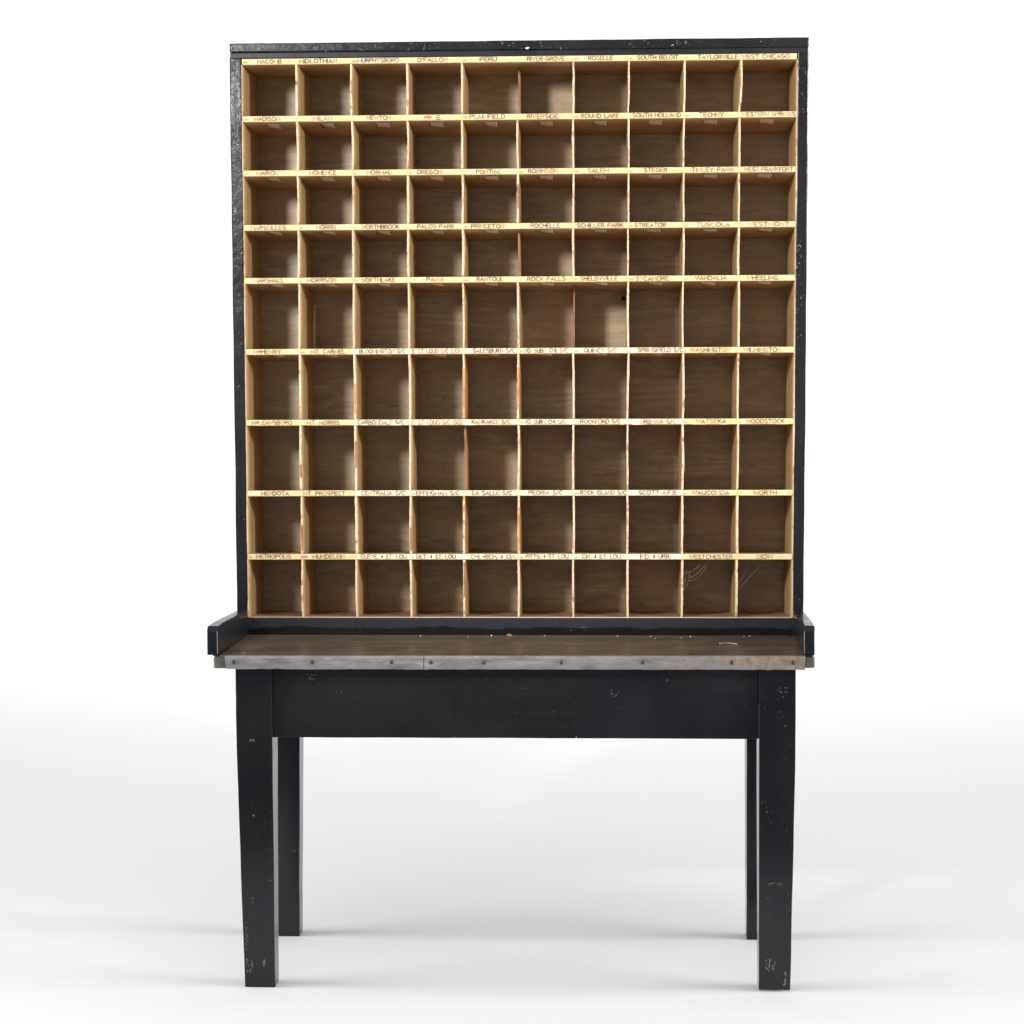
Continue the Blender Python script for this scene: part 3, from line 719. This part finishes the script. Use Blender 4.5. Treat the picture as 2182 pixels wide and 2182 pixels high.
thing(tube('thread', P, .0004, M['white']), 'short pale curved thread lying on the right end of the worktop', 'thread')
bm = bmesh.new()
for (dx, dz, s_) in ((0, 0, .8), (.004, .001, .5), (-.004, .001, .45)):
    v = [bm.verts.new((-.0209+dx+s_*px, -.012+s_*py, TZ+.0012+s_*pz)) for px, py, pz in ((-.006, 0, 0), (.005, -.002, 0), (.0055, .003, .002), (.001, .002, .0055), (-.005, .003, .004), (0, .005, .001))]
    bmesh.ops.convex_hull(bm, input=v)
thing(link('wood_chip', bm, M['orange'], None), 'small orange wood chip on the worktop against the black rail', 'wood chip')
def crumbs(seed, n, xr, yr, m, label, size):
    rnd = random.Random(seed)
    for k in range(n):
        bm = bmesh.new(); x, y = rnd.uniform(*xr), rnd.uniform(*yr); s_ = rnd.uniform(*size)
        bmesh.ops.create_icosphere(bm, subdivisions=1, radius=s_, matrix=Matrix.Translation((x, y, TZ+.0008+s_*.5)) @ Matrix.Diagonal((1.4, 1, .7, 1)))
        for v in bm.verts: v.co += Vector((rnd.uniform(-1, 1), rnd.uniform(-1, 1), rnd.uniform(-.3, 1)))*s_*.25
        thing(link('crumb', bm, m, None), label, 'crumb', 'pale crumbs scattered over the worktop')
crumbs(5, 12, (-.30, .52), (-.05, -.004), M['white'], 'tiny pale crumb on the worktop near the black rail', (.0007, .0014))
crumbs(6, 2, (-.56, -.54), (-.31, -.29), M['rawwood'], 'tiny reddish crumb at the front left corner of the worktop', (.0012, .002))
bm = bmesh.new()  # narrow pale strip in the back left corner of a pigeonhole
hexa(bm, [(-.4655, .1880, 1.3035-.011+.0), (-.4595, .1895, 1.2935), (-.4590, .1902, 1.2935), (-.4650, .1890, 1.2935),
          (-.4640, .1935, 1.4040), (-.4590, .1945, 1.4040), (-.4588, .1952, 1.4040), (-.4638, .1945, 1.4040)], bevel=0)
thing(link('pale_strip', bm, M['paper_w'], None), 'narrow pale strip standing at the back of the pigeonhole above MT. CARMEL', 'paper slip')
def web(name, strands, label):
    bm0 = []
    rt = bpy.data.objects.new(name, None); C.objects.link(rt); thing(rt, label, 'cobweb', 'cobwebs in the lowest row of pigeonholes')
    for (a, b_, sag) in strands:
        a, b_ = Vector(a), Vector(b_); P = []
        for k in range(15):
            t = k/14; p = a.lerp(b_, t); p.z -= sag*4*t*(1-t); p += noise.noise_vector(p*60)*.0008; P.append(p)
        tube('strand', P, .00017, M['web'], rt, 4)
web('cobweb', [((.3525, .02, .8120), (.4080, .03, .8515), .0130), ((.3530, .02, .8190), (.4000, .03, .8520), .006), ((.3600, .02, .8060), (.4110, .035, .8510), .016),
               ((.3530, .015, .7800), (.3680, .03, .8180), .002), ((.3530, .015, .7830), (.3600, .03, .8300), .001), ((.3610, .02, .8250), (.3680, .02, .8120), .0)],
    'curling cobweb strands in the pigeonhole under WESTCHESTER')
web('cobweb', [((.4690, .02, .7880), (.5290, .04, .8520), .004), ((.4695, .02, .7960), (.5010, .05, .8520), .003), ((.4695, .015, .8150), (.4800, .05, .8000), .002)],
    'faint cobweb strands in the pigeonhole under ZION')

# ------------------------------------------------------------------ setting: white studio sweep
def white(name, v):
    m, nt, b = mat(name); b.inputs['Base Color'].default_value = (v, v, v, 1); b.inputs['Roughness'].default_value = .9
    b.inputs['Specular IOR Level'].default_value = 0; return m
WM = white('white_studio_paper', .92)
YC, RC = 4.6, 1.6
o = B('floor', -12, 12, -9, 12, -.3, -.004, bevel=0, mats=plain('added_grey_floor', (.10, .10, .10), .8), parent=None); o['kind'] = 'structure'; o['label'] = 'unseen dark floor added under the white paper sweep'  # unseen dark ground, added to darken reflections in the black front faces
bm = bmesh.new(); prev = None
for k in range(27):
    if k == 0: y, z = -1.25, 0
    elif k < 25: a = R(90*(k-1)/23); y, z = YC+RC*math.sin(a), RC*(1-math.cos(a))
    else: y, z = YC+RC, RC+(k-24)*2.2
    cur = [bm.verts.new((-9, y, z)), bm.verts.new((9, y, z))]
    if prev: bm.faces.new([prev[0], prev[1], cur[1], cur[0]])
    prev = cur
o = link('backdrop', bm, WM, None, smooth=True); o['kind'] = 'structure'; o['label'] = 'seamless white paper sweep under and behind the desk'

# ------------------------------------------------------------------ lights
def area(name, loc, tgt, sx, sy, power, col=(1, 1, 1), spread=180):
    l = bpy.data.lights.new(name, 'AREA'); l.shape = 'RECTANGLE'; l.size = sx; l.size_y = sy; l.energy = power; l.color = col
    l.spread = R(spread)
    o = bpy.data.objects.new(name, l); C.objects.link(o); o.location = loc
    o.rotation_euler = (Vector(tgt)-Vector(loc)).to_track_quat('-Z', 'Y').to_euler(); return o
def spot(name, loc, tgt, power, half, blend, rad, col):
    l = bpy.data.lights.new(name, 'SPOT'); l.energy = power; l.color = col; l.shadow_soft_size = rad
    l.spot_size = R(half*2); l.spot_blend = blend
    o = bpy.data.objects.new(name, l); C.objects.link(o); o.location = loc
    o.rotation_euler = (Vector(tgt)-Vector(loc)).to_track_quat('-Z', 'Y').to_euler(); return o
spot('key_spot_left', (-1.88, -3.6, 2.42), (.05, 0, 1.50), 740, 13.8, .3, .28, (1, .985, .96))
spot('key_spot_right', (2.2, -2.2, 2.15), (-.1, 0, 1.50), 350, 17.2, .3, .14, (1, .97, .92))
area('backdrop_lamp', (-3.0, 2.2, 4.6), (-1.0, 6.2, 1.2), 2.5, 1.5, 88, (1, 1, 1), 128)
area('backdrop_lamp', (3.0, 2.2, 4.6), (1.0, 6.2, 1.2), 2.5, 1.5, 88, (1, 1, 1), 128)
area('overhead_lamp', (0, -2.4, 5.0), (0, -.3, .6), 7.0, 4.0, 62)
area('added_side_fill', (-6.0, -1.1, .72), (0, -.9, .1), 3.4, 1.3, 122, (1, 1, 1), 60)  # low fill pair, added out of frame to brighten floor under the desk
area('added_side_fill', (6.2, -1.1, .72), (0, -.9, .1), 3.4, 1.3, 130, (1, 1, 1), 60)
area('front_fill', (.2, -5.6, 1.0), (0, 0, .2), 6.0, 1.4, 10)  # weak fill added behind the camera to lift the front of the floor
w = bpy.data.worlds.new('World'); S.world = w; w.use_nodes = True
w.node_tree.nodes['Background'].inputs[0].default_value = (1, .99, .975, 1)
w.node_tree.nodes['Background'].inputs[1].default_value = .28

# ------------------------------------------------------------------ camera
cam = bpy.data.cameras.new('camera'); co = bpy.data.objects.new('camera', cam); C.objects.link(co); S.camera = co
cam.sensor_width = 36; cam.lens = 72.58; cam.clip_end = 100; cam.clip_start = .05
r_, u_, f_ = Vector((.99907204, .04288353, -.00400828)), Vector((.00105524, .06866405, .99763928)), Vector((-.04305752, .99671774, -.06855508))
mm = Matrix((r_, u_, -f_)).transposed().to_4x4(); mm.translation = (.176, -4.4061, 1.2578)
co.matrix_world = mm
S.render.resolution_x = S.render.resolution_y = 1024
S.render.engine = 'CYCLES'
S.view_settings.view_transform = 'Standard'; S.view_settings.look = 'None'
S.view_settings.exposure = 0; S.view_settings.gamma = 1
